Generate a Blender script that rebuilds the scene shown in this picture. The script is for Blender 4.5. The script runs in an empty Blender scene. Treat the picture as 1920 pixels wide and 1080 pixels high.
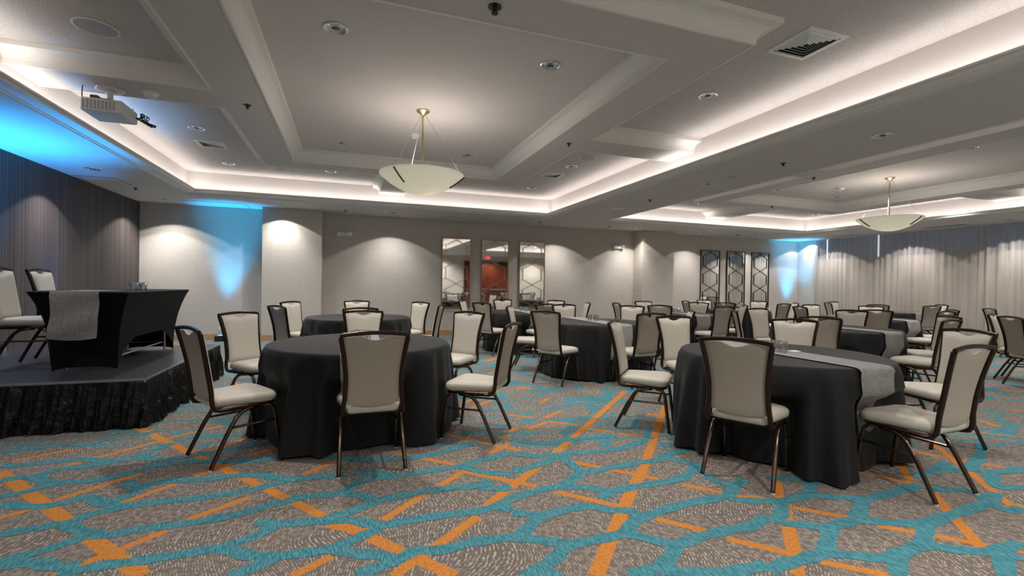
import bpy, math, random
from mathutils import Vector, Matrix

random.seed(7)
PI = math.pi
SC = bpy.context.scene
COL = SC.collection
def R(a): return math.radians(a)

# ------------------------------------------------------------------ camera
EYE = Vector((0, 0, 1.29))
yaw, pitch, roll = .3326, -.006, .0154
Fw = Vector((math.sin(yaw)*math.cos(pitch), math.cos(yaw)*math.cos(pitch), math.sin(pitch)))
R0 = Vector((math.cos(yaw), -math.sin(yaw), 0)); U0 = R0.cross(Fw)
Rt = R0*math.cos(roll)+U0*math.sin(roll); Up = -R0*math.sin(roll)+U0*math.cos(roll)
cam = bpy.data.cameras.new('camera'); camo = bpy.data.objects.new('camera', cam); COL.objects.link(camo)
cam.sensor_width = 36; cam.lens = 876.77/1920*36; cam.clip_start = .05; cam.clip_end = 200
camo.matrix_world = Matrix(((Rt.x, Up.x, -Fw.x, EYE.x), (Rt.y, Up.y, -Fw.y, EYE.y), (Rt.z, Up.z, -Fw.z, EYE.z), (0, 0, 0, 1)))
SC.camera = camo

# ------------------------------------------------------------------ world, colour, light
w = bpy.data.worlds.new('world'); SC.world = w; w.use_nodes = True
w.node_tree.nodes['Background'].inputs[0].default_value = (.5, .55, .65, 1)
w.node_tree.nodes['Background'].inputs[1].default_value = .3
vs = SC.view_settings
vs.view_transform = 'Standard'; vs.look = 'None'; vs.gamma = 1; vs.use_curve_mapping = False
vs.exposure = 0.5
SC.cycles.max_bounces = 7; SC.cycles.diffuse_bounces = 5; SC.cycles.glossy_bounces = 4
SC.cycles.transmission_bounces = 6; SC.cycles.transparent_max_bounces = 8
SC.cycles.caustics_reflective = False; SC.cycles.caustics_refractive = False
SC.cycles.sample_clamp_indirect = 4.0
SC.cycles.use_denoising = True

WARM = (1, .94, .88)
COVE_W, WASH_W, DOWN_W, BLUE_W = 1.0, 2.3, 1.2, 1.6   # multipliers

def spot(name, loc, power, size, target=None, color=WARM, blend=.15, radius=.04):
    l = bpy.data.lights.new(name, 'SPOT'); l.energy = power; l.spot_size = R(size); l.spot_blend = blend
    l.color = color; l.shadow_soft_size = radius
    o = bpy.data.objects.new(name, l); COL.objects.link(o); o.location = loc
    d = Vector(target)-Vector(loc) if target else Vector((0, 0, -1))
    o.rotation_euler = d.to_track_quat('-Z', 'Y').to_euler()
    return o
def area(name, loc, rot, sx, sy, power, color=(1, .965, .93)):
    l = bpy.data.lights.new(name, 'AREA'); l.shape = 'RECTANGLE'; l.size = sx; l.size_y = sy
    l.energy = power; l.color = color
    o = bpy.data.objects.new(name, l); COL.objects.link(o); o.location = loc; o.rotation_euler = rot
    return o
ZS, ZR, ZP, ZC = 2.904, 3.175, 3.335, 3.36         # soffit, dropped frame, textured panel, central recess
CA = (-2.91, 4.505, 1.0, 10.27)                     # coffer openings x0,x1,y0,y1
CB = (5.87, 12.61, 1.0, 10.2)
XL, XR, YB, YN, YC = -4.17, 14.23, 11.76, -2.0, 11.32
for cx0, cx1, cy0, cy1 in (CA, CB):                 # light strips hidden in the cove troughs
    k = 1.8*COVE_W
    ly, lx = cy1-cy0, cx1-cx0
    area('cove_strip', (cx0+.11, (cy0+cy1)/2, 2.972), (PI, 0, 0), .06, ly-.2, k*ly)
    area('cove_strip', (cx1-.11, (cy0+cy1)/2, 2.972), (PI, 0, 0), .06, ly-.2, k*ly)
    area('cove_strip', ((cx0+cx1)/2, cy0+.11, 2.972), (PI, 0, 0), lx-.2, .06, k*lx)
    area('cove_strip', ((cx0+cx1)/2, cy1-.11, 2.972), (PI, 0, 0), lx-.2, .06, k*lx)

# ------------------------------------------------------------------ helpers
class MB:
    def __init__(s): s.v = []; s.f = []; s.m = []; s.mi = 0
    def face(s, idx): s.f.append(tuple(idx)); s.m.append(s.mi)
    def add(s, vs, fs):
        b = len(s.v); s.v += [tuple(v) for v in vs]
        for f in fs: s.face([b+i for i in f])
    def box(s, a, b):
        x0, y0, z0 = a; x1, y1, z1 = b
        s.add([(x0,y0,z0),(x1,y0,z0),(x1,y1,z0),(x0,y1,z0),(x0,y0,z1),(x1,y0,z1),(x1,y1,z1),(x0,y1,z1)],
              [(0,3,2,1),(4,5,6,7),(0,1,5,4),(1,2,6,5),(2,3,7,6),(3,0,4,7)])
    def bar(s, p, q, wx, wz):          # box-section bar from p to q
        p, q = Vector(p), Vector(q); s.tube([p, q], wx/2, n=4, ry=wz/2, ph=PI/4, k=1.414)
    def tube(s, path, r, n=10, ry=None, ref=(0, 0, 1), ph=0, k=1, caps=True):
        path = [Vector(p) for p in path]; ry = r if ry is None else ry; b = len(s.v); ref = Vector(ref)
        rr = r if isinstance(r, (list, tuple)) else [r]*len(path)
        ryy = ry if isinstance(ry, (list, tuple)) else [ry]*len(path)
        prev = None
        for i, p in enumerate(path):
            t = (path[min(i+1, len(path)-1)]-path[max(i-1, 0)]).normalized()
            a = ref.cross(t)
            if a.length < .05: a = prev if prev is not None else Vector((1, 0, 0)).cross(t)
            a = a.normalized()
            if prev is not None and a.dot(prev) < 0: a = -a
            prev = a; c = t.cross(a)
            for j in range(n):
                th = 2*PI*j/n+ph
                s.v.append(tuple(p+a*(math.cos(th)*rr[i]*k)+c*(math.sin(th)*ryy[i]*k)))
        for i in range(len(path)-1):
            for j in range(n):
                s.face((b+i*n+j, b+i*n+(j+1) % n, b+(i+1)*n+(j+1) % n, b+(i+1)*n+j))
        if caps:
            s.face([b+j for j in range(n)][::-1]); s.face([b+(len(path)-1)*n+j for j in range(n)])
    def loops(s, loops, cap0=True, cap1=True, closed=True):
        b = len(s.v); n = len(loops[0])
        for l in loops: s.v += [tuple(v) for v in l]
        for i in range(len(loops)-1):
            for j in range(n if closed else n-1):
                s.face((b+i*n+j, b+i*n+(j+1) % n, b+(i+1)*n+(j+1) % n, b+(i+1)*n+j))
        if cap0: s.face([b+j for j in range(n)][::-1])
        if cap1: s.face([b+(len(loops)-1)*n+j for j in range(n)])
    def lathe(s, prof, c=(0, 0, 0), n=32, cap0=False, cap1=False):
        s.loops([[(c[0]+r*math.cos(2*PI*j/n), c[1]+r*math.sin(2*PI*j/n), c[2]+z) for j in range(n)] for r, z in prof], cap0, cap1)
    def disc(s, c, r, n=32, up=False):
        l = [(c[0]+r*math.cos(2*PI*j/n), c[1]+r*math.sin(2*PI*j/n), c[2]) for j in range(n)]
        s.add(l, [tuple(range(n)) if up else tuple(range(n))[::-1]])
    def mesh(s, name, mats, smooth=False):
        me = bpy.data.meshes.new(name); me.from_pydata(s.v, [], s.f)
        for m in (mats if isinstance(mats, (list, tuple)) else [mats]): me.materials.append(m)
        for i, p in enumerate(me.polygons): p.material_index = s.m[i]; p.use_smooth = bool(smooth)
        if smooth and smooth is not True:
            try: me.set_sharp_from_angle(angle=R(smooth))
            except Exception: pass
        me.update(); return me
    def build(s, name, mats, parent=None, smooth=False, loc=None, **tags):
        o = bpy.data.objects.new(name, s.mesh(name, mats, smooth)); COL.objects.link(o)
        if parent: o.parent = parent
        if loc: o.location = loc
        for k, v in tags.items(): o[k] = v
        return o
def thing(name, label, cat, loc=(0, 0, 0), rz=0, group=None):
    o = bpy.data.objects.new(name, None); COL.objects.link(o); o.empty_display_size = .1
    o.location = loc; o.rotation_euler = (0, 0, rz); o['label'] = label; o['category'] = cat
    if group: o['group'] = group
    return o
def copy_thing(root, label, loc, rz, group=None):
    r = root.copy(); COL.objects.link(r); r.location = loc; r.rotation_euler = (0, 0, rz); r['label'] = label
    if group: r['group'] = group
    for ch in list(root.children):
        c = ch.copy(); COL.objects.link(c); c.parent = r
        for g in list(ch.children):
            d = g.copy(); COL.objects.link(d); d.parent = c
    return r
def sweep_poly(mb, pts, prof, sign=1):
    """mitred sweep round a closed CCW polygon; profile (offset, z); offset goes outward*sign"""
    n = len(pts); P = [Vector(p) for p in pts]; loops = []
    dirs = []
    for i in range(n):
        a = (P[i]-P[i-1]).normalized(); b = (P[(i+1) % n]-P[i]).normalized()
        na, nb = Vector((a.y, -a.x)), Vector((b.y, -b.x))
        m = (na+nb); m = m/(1+na.dot(nb)); dirs.append(m*sign)
    for o, z in prof: loops.append([(P[i].x+dirs[i].x*o, P[i].y+dirs[i].y*o, z) for i in range(n)])
    mb.loops(loops, False, False)

# ------------------------------------------------------------------ materials
def mat(name, col=(.5, .5, .5), rough=.6, metal=0, spec=.5, emit=None, es=0, trans=0, ior=1.45, sheen=0, bump=None, var=None, alpha=None):
    m = bpy.data.materials.new(name); m.use_nodes = True; nt = m.node_tree; b = nt.nodes['Principled BSDF']
    b.inputs['Base Color'].default_value = (*col, 1); b.inputs['Roughness'].default_value = rough
    b.inputs['Metallic'].default_value = metal; b.inputs['Specular IOR Level'].default_value = spec
    b.inputs['Transmission Weight'].default_value = trans; b.inputs['IOR'].default_value = ior
    if sheen: b.inputs['Sheen Weight'].default_value = sheen
    if emit: b.inputs['Emission Color'].default_value = (*emit, 1); b.inputs['Emission Strength'].default_value = es
    tc = nt.nodes.new('ShaderNodeTexCoord')
    if var:                                        # (scale, amount)
        n = nt.nodes.new('ShaderNodeTexNoise'); n.inputs['Scale'].default_value = var[0]; n.inputs['Detail'].default_value = 3
        nt.links.new(tc.outputs['Object'], n.inputs['Vector'])
        mr = nt.nodes.new('ShaderNodeMapRange'); mr.inputs[1].default_value = .3; mr.inputs[2].default_value = .7
        mr.inputs[3].default_value = 1-var[1]; mr.inputs[4].default_value = 1+var[1]
        nt.links.new(n.outputs['Fac'], mr.inputs[0])
        mx = nt.nodes.new('ShaderNodeVectorMath'); mx.operation = 'SCALE'; mx.inputs[0].default_value = col
        nt.links.new(mr.outputs[0], mx.inputs['Scale']); nt.links.new(mx.outputs[0], b.inputs['Base Color'])
    if bump:                                       # (scale, strength, distance)
        n = nt.nodes.new('ShaderNodeTexNoise'); n.inputs['Scale'].default_value = bump[0]; n.inputs['Detail'].default_value = 4
        nt.links.new(tc.outputs['Object'], n.inputs['Vector'])
        bp = nt.nodes.new('ShaderNodeBump'); bp.inputs['Strength'].default_value = bump[1]; bp.inputs['Distance'].default_value = bump[2]
        nt.links.new(n.outputs['Fac'], bp.inputs['Height']); nt.links.new(bp.outputs[0], b.inputs['Normal'])
    return m
class N:                                            # tiny node-graph helper
    def __init__(s, m): s.nt = m.node_tree; s.b = s.nt.nodes.get('Principled BSDF')
    def new(s, t, **kw):
        n = s.nt.nodes.new(t)
        for k, v in kw.items(): setattr(n, k, v)
        return n
    def put(s, sock, v):
        if hasattr(v, 'is_output'): s.nt.links.new(v, sock)
        else: sock.default_value = v
    def math(s, op, a, b=0, c=None):
        n = s.new('ShaderNodeMath', operation=op); s.put(n.inputs[0], a); s.put(n.inputs[1], b)
        if c is not None: s.put(n.inputs[2], c)
        return n.outputs[0]
    def mapping(s, vec, sc=(1, 1, 1), rot=(0, 0, 0), loc=(0, 0, 0)):
        n = s.new('ShaderNodeMapping'); s.put(n.inputs['Vector'], vec); n.inputs['Scale'].default_value = sc
        n.inputs['Rotation'].default_value = rot; n.inputs['Location'].default_value = loc; return n.outputs[0]
    def noise(s, vec, scale, detail=2, dist=0):
        n = s.new('ShaderNodeTexNoise'); s.put(n.inputs['Vector'], vec); n.inputs['Scale'].default_value = scale
        n.inputs['Detail'].default_value = detail; n.inputs['Distortion'].default_value = dist; return n
    def mix(s, f, a, b):
        n = s.new('ShaderNodeMix', data_type='RGBA'); s.put(n.inputs[0], f)
        s.put(n.inputs[6], a if hasattr(a, 'is_output') else (*a, 1)); s.put(n.inputs[7], b if hasattr(b, 'is_output') else (*b, 1)); return n.outputs[2]
    def step(s, v, lo, hi, a=0, b=1):
        n = s.new('ShaderNodeMapRange', interpolation_type='SMOOTHSTEP'); s.put(n.inputs[0], v)
        n.inputs[1].default_value = lo; n.inputs[2].default_value = hi; n.inputs[3].default_value = a; n.inputs[4].default_value = b
        return n.outputs[0]
    def obj(s): return s.new('ShaderNodeTexCoord').outputs['Object']
    def bump(s, h, st, d):
        n = s.new('ShaderNodeBump'); n.inputs['Strength'].default_value = st; n.inputs['Distance'].default_value = d
        s.put(n.inputs['Height'], h); s.put(s.b.inputs['Normal'], n.outputs[0])

M = {}
M['ceiling_smooth'] = mat('ceiling_smooth', (.60, .55, .525), .8, spec=.2)
M['ceiling_texture'] = mat('ceiling_texture', (.60, .55, .525), .9, spec=.1, bump=(75, .8, .012), var=(80, .12))
M['ceiling_recess'] = mat('ceiling_recess', (.60, .55, .525), .9, spec=.1, bump=(60, .5, .008), var=(70, .05))
M['trim_white'] = mat('trim_white', (.74, .715, .68), .6, spec=.3)
M['chrome'] = mat('chrome', (.55, .57, .6), .08, 1, bump=(70, 1, .03))
M['chrome_plain'] = mat('chrome_plain', (.8, .8, .82), .2, 1)
M['dark_cavity'] = mat('dark_cavity', (.02, .02, .02), .6)
M['white_plastic'] = mat('white_plastic', (.72, .72, .70), .4)
M['speaker_grille'] = mat('speaker_grille', (.40, .40, .43), .7, bump=(300, .5, .004))
M['bronze'] = mat('bronze', (.045, .024, .016), .26, .7)
M['bronze_leg'] = mat('bronze_leg', (.115, .082, .062), .2, .92)
M['glide'] = mat('glide', (.6, .6, .6), .4)
M['vinyl'] = mat('vinyl', (.56, .53, .46), .42, spec=.4, bump=(400, .08, .002))
M['back_fabric'] = mat('back_fabric', (.41, .36, .30), .75, spec=.2, bump=(500, .25, .002), var=(180, .05))
M['cloth'] = mat('cloth', (.0065, .007, .0085), .62, spec=.38, sheen=.06, bump=(700, .15, .001))
M['spandex'] = mat('spandex', (.004, .004, .0045), .7, spec=.22)
M['skirting'] = mat('skirting', (.005, .005, .005), .36, spec=.5, bump=(9, 1, .05))
M['deck'] = mat('deck', (.035, .036, .048), .36, spec=.5, bump=(40, .05, .01))
M['steel'] = mat('steel', (.62, .62, .64), .3, 1)
M['brass'] = mat('brass', (.62, .50, .26), .28, .9)
M['gold'] = mat('gold', (.45, .29, .14), .3, .9)
M['dark_bronze'] = mat('dark_bronze', (.07, .05, .035), .35, .8)
M['mirror'] = mat('mirror', (.86, .88, .87), .03, 1)
M['base_wood'] = mat('base_wood', (.42, .27, .14), .5, var=(20, .1))
M['door_wood'] = mat('door_wood', (.12, .022, .009), .35, var=(8, .3))
M['door_dark'] = mat('door_dark', (.03, .008, .006), .4)
M['black_plastic'] = mat('black_plastic', (.015, .015, .016), .4)
M['blue_lens'] = mat('blue_lens', (.02, .1, .5), .3, emit=(.05, .35, 1), es=6)
M['exit_red'] = mat('exit_red', (.6, .02, .03), .4, emit=(1, .05, .06), es=2.2)
M['exit_white'] = mat('exit_white', (.8, .8, .8), .4)
M['lens'] = mat('lens', (.05, .05, .06), .05, spec=.8)
M['paper'] = mat('paper', (.75, .75, .73), .7)
M['daylight_gap'] = mat('daylight_gap', (.8, .85, .9), .5, emit=(.75, .85, 1), es=1.6)
M['header'] = mat('header', (.07, .09, .13), .6, emit=(.42, .52, .72), es=.085)
M['shade'] = mat('shade', (.58, .52, .46), .8)
m = mat('glass', (.9, .93, .95), .03, spec=1); M['glass'] = m; n = N(m)
tp = n.new('ShaderNodeBsdfTransparent'); tp.inputs[0].default_value = (.985, .99, .99, 1); gl = n.new('ShaderNodeBsdfGlossy'); gl.inputs['Roughness'].default_value = .05
lw = n.new('ShaderNodeLayerWeight'); lw.inputs[0].default_value = .45; mx = n.new('ShaderNodeMixShader')
n.put(mx.inputs[0], n.step(lw.outputs['Facing'], 0, 1, .12, .85)); n.nt.links.new(tp.outputs[0], mx.inputs[1]); n.nt.links.new(gl.outputs[0], mx.inputs[2])
n.nt.links.new(mx.outputs[0], n.nt.nodes['Material Output'].inputs[0])
# pendant bowl: frosted alabaster glass that lets its lamp shine through
m = mat('alabaster', (.82, .80, .74), .5, emit=(1, .98, .86), es=.12); M['alabaster'] = m; n = N(m)
tr = n.new('ShaderNodeBsdfTranslucent'); tr.inputs[0].default_value = (.88, .86, .72, 1)
mx = n.new('ShaderNodeMixShader'); mx.inputs[0].default_value = .25
n.nt.links.new(n.b.outputs[0], mx.inputs[1]); n.nt.links.new(tr.outputs[0], mx.inputs[2])
n.nt.links.new(mx.outputs[0], n.nt.nodes['Material Output'].inputs[0])
# burlap runner
m = mat('burlap', (.30, .29, .28), .9, spec=.1); M['burlap'] = m; n = N(m); o = n.obj()
a = n.noise(n.mapping(o, (25, 260, 260)), 1, 2).outputs['Fac']; b = n.noise(n.mapping(o, (260, 25, 25)), 1, 2).outputs['Fac']
s_ = n.math('ADD', a, b); f = n.step(s_, .75, 1.3)
n.put(n.b.inputs['Base Color'], n.mix(f, (.22, .213, .212), (.37, .36, .355))); n.bump(s_, .4, .003)
# wallpaper: pale greige with a faint interlaced line pattern
def wallpaper(name, base, line):
    m = mat(name, base, .7, spec=.25); n = N(m); o = n.obj()
    vr = n.new('ShaderNodeTexVoronoi', feature='DISTANCE_TO_EDGE'); vr.inputs['Scale'].default_value = 6.5; vr.inputs['Randomness'].default_value = .5
    sx = n.new('ShaderNodeSeparateXYZ'); n.put(sx.inputs[0], o)
    cb = n.new('ShaderNodeCombineXYZ'); n.put(cb.inputs[0], n.math('ADD', sx.outputs[0], sx.outputs[1])); n.put(cb.inputs[1], sx.outputs[2])
    n.put(vr.inputs['Vector'], cb.outputs[0])
    ln = n.step(vr.outputs['Distance'], .02, .05, 1, 0)
    br = n.noise(n.mapping(cb.outputs[0], (3, 55, 1)), 1, 3).outputs['Fac']
    br2 = n.noise(n.mapping(cb.outputs[0], (55, 3, 1)), 1, 3).outputs['Fac']
    c1 = n.mix(n.step(br, .35, .7), base, tuple(x*.93 for x in base))
    c2 = n.mix(n.math('MULTIPLY', n.step(br2, .62, .72), .4), c1, line)
    n.put(n.b.inputs['Base Color'], n.mix(n.math('MULTIPLY', ln, .22), c2, line)); return m
M['wallpaper'] = wallpaper('wallpaper', (.56, .515, .465), (.43, .385, .335))
# left wall: dark brown-grey with fine vertical threads
m = mat('stria', (.12, .1, .095), .6, spec=.25); M['stria'] = m; n = N(m); o = n.obj()
a = n.noise(n.mapping(o, (1, 38, .06)), 1, 4).outputs['Fac']; b = n.noise(n.mapping(o, (1, 9, .05)), 1, 2).outputs['Fac']
n.put(n.b.inputs['Base Color'], n.mix(n.step(n.math('ADD', n.math('MULTIPLY', a, .75), n.math('MULTIPLY', b, .25)), .34, .68), (.055, .043, .042), (.125, .10, .094)))
# sheer curtain
m = mat('sheer', (.58, .54, .50), .8, spec=.1); M['sheer'] = m; n = N(m); o = n.obj()
tl = n.new('ShaderNodeBsdfTranslucent'); tl.inputs[0].default_value = (.58, .54, .50, 1)
tp = n.new('ShaderNodeBsdfTransparent')
m1 = n.new('ShaderNodeMixShader'); m1.inputs[0].default_value = .3
m2 = n.new('ShaderNodeMixShader'); m2.inputs[0].default_value = .38
st = n.noise(n.mapping(o, (1, 14, .05)), 1, 3).outputs['Fac']
n.put(m2.inputs[0], n.step(st, .35, .65, .28, .58))
n.nt.links.new(n.b.outputs[0], m1.inputs[1]); n.nt.links.new(tl.outputs[0], m1.inputs[2])
n.nt.links.new(m1.outputs[0], m2.inputs[1]); n.nt.links.new(tp.outputs[0], m2.inputs[2])
n.nt.links.new(m2.outputs[0], n.nt.nodes['Material Output'].inputs[0])
# carpet: taupe ground with wavy pale threads, a teal net of long leaf cells; the orange bars are
# inlaid faces of the same floor mesh and the teal net runs over them
def carpet(name, orange, net=True):
    m = mat(name, (.2, .18, .16), .95, spec=.05); n = N(m); o = n.obj()
    wv = n.noise(n.mapping(o, (.9, 1.4, 1)), 1.1, 2)
    wob = n.new('ShaderNodeVectorMath', operation='MULTIPLY_ADD'); n.put(wob.inputs[0], wv.outputs['Color']); wob.inputs[1].default_value = (.35, .35, 0); n.put(wob.inputs[2], o)
    mp = n.mapping(wob.outputs[0], (1.25, 3.6, 1), (0, 0, R(-7)), (.35, .2, 0))
    vr = n.new('ShaderNodeTexVoronoi', feature='DISTANCE_TO_EDGE'); vr.inputs['Scale'].default_value = 1.05; vr.inputs['Randomness'].default_value = .8
    n.put(vr.inputs['Vector'], mp)
    fine = n.noise(n.mapping(o, (60, 60, 60)), 1, 2).outputs['Fac']
    edge = n.math('ADD', vr.outputs['Distance'], n.math('MULTIPLY', n.math('SUBTRACT', fine, .5), .05))
    teal = n.step(edge, .05, .075, 1, 0)
    hatch = n.noise(n.mapping(o, (240, 22, 1), (0, 0, R(24))), 1, 2).outputs['Fac']
    tealc = n.mix(n.step(hatch, .35, .65), (.028, .145, .185), (.12, .33, .385))
    if orange:
        basec = n.mix(n.step(fine, .3, .7), (.48, .18, .042), (.60, .25, .065))
    else:
        big = n.noise(n.mapping(o, (1, 1.6, 1)), .9, 1)
        wrp = n.new('ShaderNodeVectorMath', operation='MULTIPLY_ADD'); n.put(wrp.inputs[0], big.outputs['Color']); wrp.inputs[1].default_value = (.75, .75, 0); n.put(wrp.inputs[2], o)
        wave = n.new('ShaderNodeTexWave', wave_type='BANDS', bands_direction='X'); wave.inputs['Scale'].default_value = 21
        wave.inputs['Distortion'].default_value = 6; wave.inputs['Detail'].default_value = 3; wave.inputs['Detail Scale'].default_value = 2.6
        n.put(wave.inputs['Vector'], n.mapping(wrp.outputs[0], (1, .8, 1), (0, 0, R(12))))
        brk = n.noise(n.mapping(o, (38, 30, 1)), 1, 2).outputs['Fac']
        ln = n.math('MULTIPLY', n.step(wave.outputs['Fac'], .52, .85), n.step(brk, .38, .6))
        basec = n.mix(n.math('MULTIPLY', ln, .8), n.mix(fine, (.135, .115, .100), (.195, .168, .148)), (.50, .45, .405))
    n.put(n.b.inputs['Base Color'], n.mix(n.math('MULTIPLY', teal, .95), basec, tealc) if net is True else (tealc if net == 'teal' else basec))
    return m
CARPETS = [carpet('carpet', False), carpet('carpet_orange', True), carpet('carpet_ground', False, False), carpet('carpet_bar', True, False), carpet('carpet_teal', False, 'teal')]

# ------------------------------------------------------------------ floor with its orange bars
def unproj(u, v):
    d = Fw+Rt*((u-960)/876.77)-Up*((v-540)/876.77); t = -EYE.z/d.z; P = EYE+d*t; return (P.x, P.y)
NEARQ = [unproj(-30, 1110), unproj(1950, 1110), unproj(1950, 838), unproj(-30, 838)]
fl = MB(); X0, X1, Y0, Y1 = XL-.1, XR+.4, YN-.1, YB+.1
q = NEARQ; fl.mi = 2; fl.add([(x, y, 0) for x, y in q], [(0, 1, 2, 3)]); fl.mi = 0
fl.add([(X0, Y0, 0), (X1, Y0, 0), (*q[1], 0), (*q[0], 0)], [(0, 1, 2, 3)]); fl.add([(X1, Y0, 0), (X1, Y1, 0), (*q[2], 0), (*q[1], 0)], [(0, 1, 2, 3)])
fl.add([(X1, Y1, 0), (X0, Y1, 0), (*q[3], 0), (*q[2], 0)], [(0, 1, 2, 3)]); fl.add([(X0, Y1, 0), (X0, Y0, 0), (*q[0], 0), (*q[3], 0)], [(0, 1, 2, 3)])
fl.mi = 3
bar_n = [0]
def bar2(p, q, wd):
    p, q = Vector(p), Vector(q); d = (q-p).normalized(); nn = Vector((-d.y, d.x))*wd/2
    z = .0003+.000004*bar_n[0]; bar_n[0] += 1
    fl.add([(*(p+nn), z), (*(p-nn), z), (*(q-nn), z), (*(q+nn), z)], [(0, 1, 2, 3)])
ORANGE = [((0,885),(267,1080),.075),((260,803),(607,968),.06),((607,968),(853,1080),.07),((133,843),(23,865),.045),((300,827),(43,895),.045),
 ((267,887),(103,938),.045),((327,908),(180,960),.045),((467,933),(350,975),.05),((313,995),(97,1080),.05),((67,953),(0,970),.045),((467,820),(333,865),.045),
 ((443,867),(363,892),.045),((520,840),(467,853),.045),((630,865),(567,890),.045),((417,798),(310,823),.04),((623,1043),(547,1080),.05),
 ((717,975),(867,885),.05),((867,883),(1007,912),.05),((910,950),(1033,857),.06),((1033,857),(1173,733),.06),((897,968),(737,1080),.06),((1057,863),(1233,898),.05),
 ((1033,920),(1173,952),.05),((1183,920),(1207,877),.075),((1207,877),(1250,753),.065),((1117,1080),(1183,920),.075),((840,815),(977,845),.045),((917,850),(957,830),.05),
 ((953,778),(1000,783),.04),((1023,783),(1053,770),.04),((990,805),(1027,790),.04),((1027,790),(1083,797),.04),((1220,970),(1330,997),.05),((743,850),(863,873),.05),
 ((1093,803),(1150,810),.04),((1160,813),(1207,817),.04),((1240,827),(1280,830),.04),((700,987),(673,1000),.05),((847,780),(930,747),.04),((1280,908),(1357,925),.045),((1375,930),(1433,934),.045),
 ((1452,880),(1462,935),.06),((1470,953),(1490,1040),.07),((1490,1040),(1497,1080),.06),((1477,950),(1593,970),.045),((1363,1010),(1490,1040),.055),((1747,923),(1843,1030),.06),
 ((1643,985),(1920,1035),.05),((1820,887),(1920,968),.05),((1537,1053),(1673,1080),.05),((1843,933),(1920,950),.045),((1683,860),(1710,907),.05),((1600,883),(1710,907),.045),
 ((1747,830),(1820,887),.05),((1717,848),(1920,883),.05),((1833,787),(1873,800),.05),((1813,808),(1900,818),.04),((690,1000),(615,985),.05)]
near = []
for p, q, wd in ORANGE:
    a, b = unproj(*p), unproj(*q); bar2(a, b, wd); near.append(((a[0]+b[0])/2, (a[1]+b[1])/2))
TEAL = {(0, 800): """0 185 250 155 500 130 650 125 900 60 1100 50|0 285 300 265 550 240 800 250|0 385 250 355 450 300 650 285 900 240 1000 215 1250 120
250 355 350 405 550 400 800 370 1000 320 1150 280 1400 255 1851 250|0 505 150 480 300 440 400 410|0 560 250 580 450 555 620 510 750 545 900 510 1000 460 1150 400 1500 380 1650 360 1851 345
0 780 250 735 500 690 650 635 850 590 1100 550 1400 520 1851 455|480 700 600 760 780 785 1000 740 1300 705 1600 660 1851 602|0 975 300 900 450 850 600 800 650 765
0 1000 250 985 400 1010 560 1010|400 1080 650 1020 900 985 1200 940 1450 900 1650 860 1851 790|1600 880 1700 905 1851 945|1650 1080 1750 1050 1851 1010|900 400 1000 450|700 545 850 570 1000 560
1000 215 1200 240 1500 190 1851 130""",
(480, 800): """0 340 200 375 450 365 650 350|0 250 200 225 450 215 700 240 900 240 1200 215 1500 140 1600 110|0 455 150 405 300 380|250 520 450 495 600 480 750 400 850 375 1000 360 1250 320 1450 290 1600 250 1850 190
600 480 750 495 880 530 1100 490 1350 450 1550 430 1700 390|0 600 100 565 200 545 300 520|0 690 200 700 450 680 600 640 750 590 850 550 880 530|450 680 700 680 900 710 1100 680 1350 640 1600 610 1750 570 1851 520
0 790 60 760 150 705|900 710 830 760 700 820 550 880 300 920 0 945|550 880 700 915 900 930 1020 960 1150 900 1350 890 1600 830 1851 800|1020 960 900 1010 720 1070|0 1010 150 950|1600 430 1750 450 1851 440
1750 575 1851 605|1500 290 1650 330 1851 345|1000 360 850 330 700 340""",
(960, 800): """0 520 200 460 350 430 500 340 600 320 850 270 1050 240 1120 200 1330 150|0 325 150 290 300 230 350 200 550 185 780 160 900 120 1000 80|350 430 550 440 720 465 900 430 1050 410 1230 370 1320 300 1340 260
0 620 200 640 400 600 550 575 700 600 850 610 960 650 1100 600 1300 550 1550 500 1600 440 1680 380|720 465 640 520|960 650 880 690 800 770 600 820 420 860 300 960 200 1030 80 1080|0 800 200 820 420 850
0 810 60 780 150 700 230 640|800 770 950 800 1180 850 1350 800 1550 750 1720 720 1851 650|1180 850 1150 940 1050 1020 850 1080|1050 1030 1250 1050 1500 1060 1700 1030 1851 1000|1550 500 1650 530 1851 540
0 200 200 210 350 200|0 90 200 120 450 90 740 60|1100 220 1250 260 1340 270|200 1040 350 1090|1330 320 1500 400 1620 420|350 210 500 330""",
(1440, 800): """0 545 150 530 300 500 500 510 680 525 850 490 1000 450 1100 420|300 500 310 430 330 390 550 350|0 370 250 380 330 385|680 525 670 600 650 670 850 690 1080 700 1250 660 1450 600 1600 540 1650 480
0 680 80 650 100 600 80 545|80 690 250 710 450 720 650 670|450 720 430 830 400 910 250 960 100 1000 0 1040|400 910 600 930 850 950 1000 900 1130 860 1350 890 1600 910 1851 950|1130 860 1130 780 1150 720 1250 660
930 930 940 1090|1700 940 1720 1090|1600 560 1750 610 1851 590|1180 450 1350 455 1500 480 1600 540|1300 260 1200 320 1050 360|1200 320 1450 310 1650 330 1851 300|1540 100 1540 200 1450 310|1620 340 1640 430 1851 440|1851 850 1750 870 1600 910"""}
near += [unproj(u, v) for u in range(0, 1921, 60) for v in range(838, 1081, 20)]
fl.mi = 4
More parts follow.
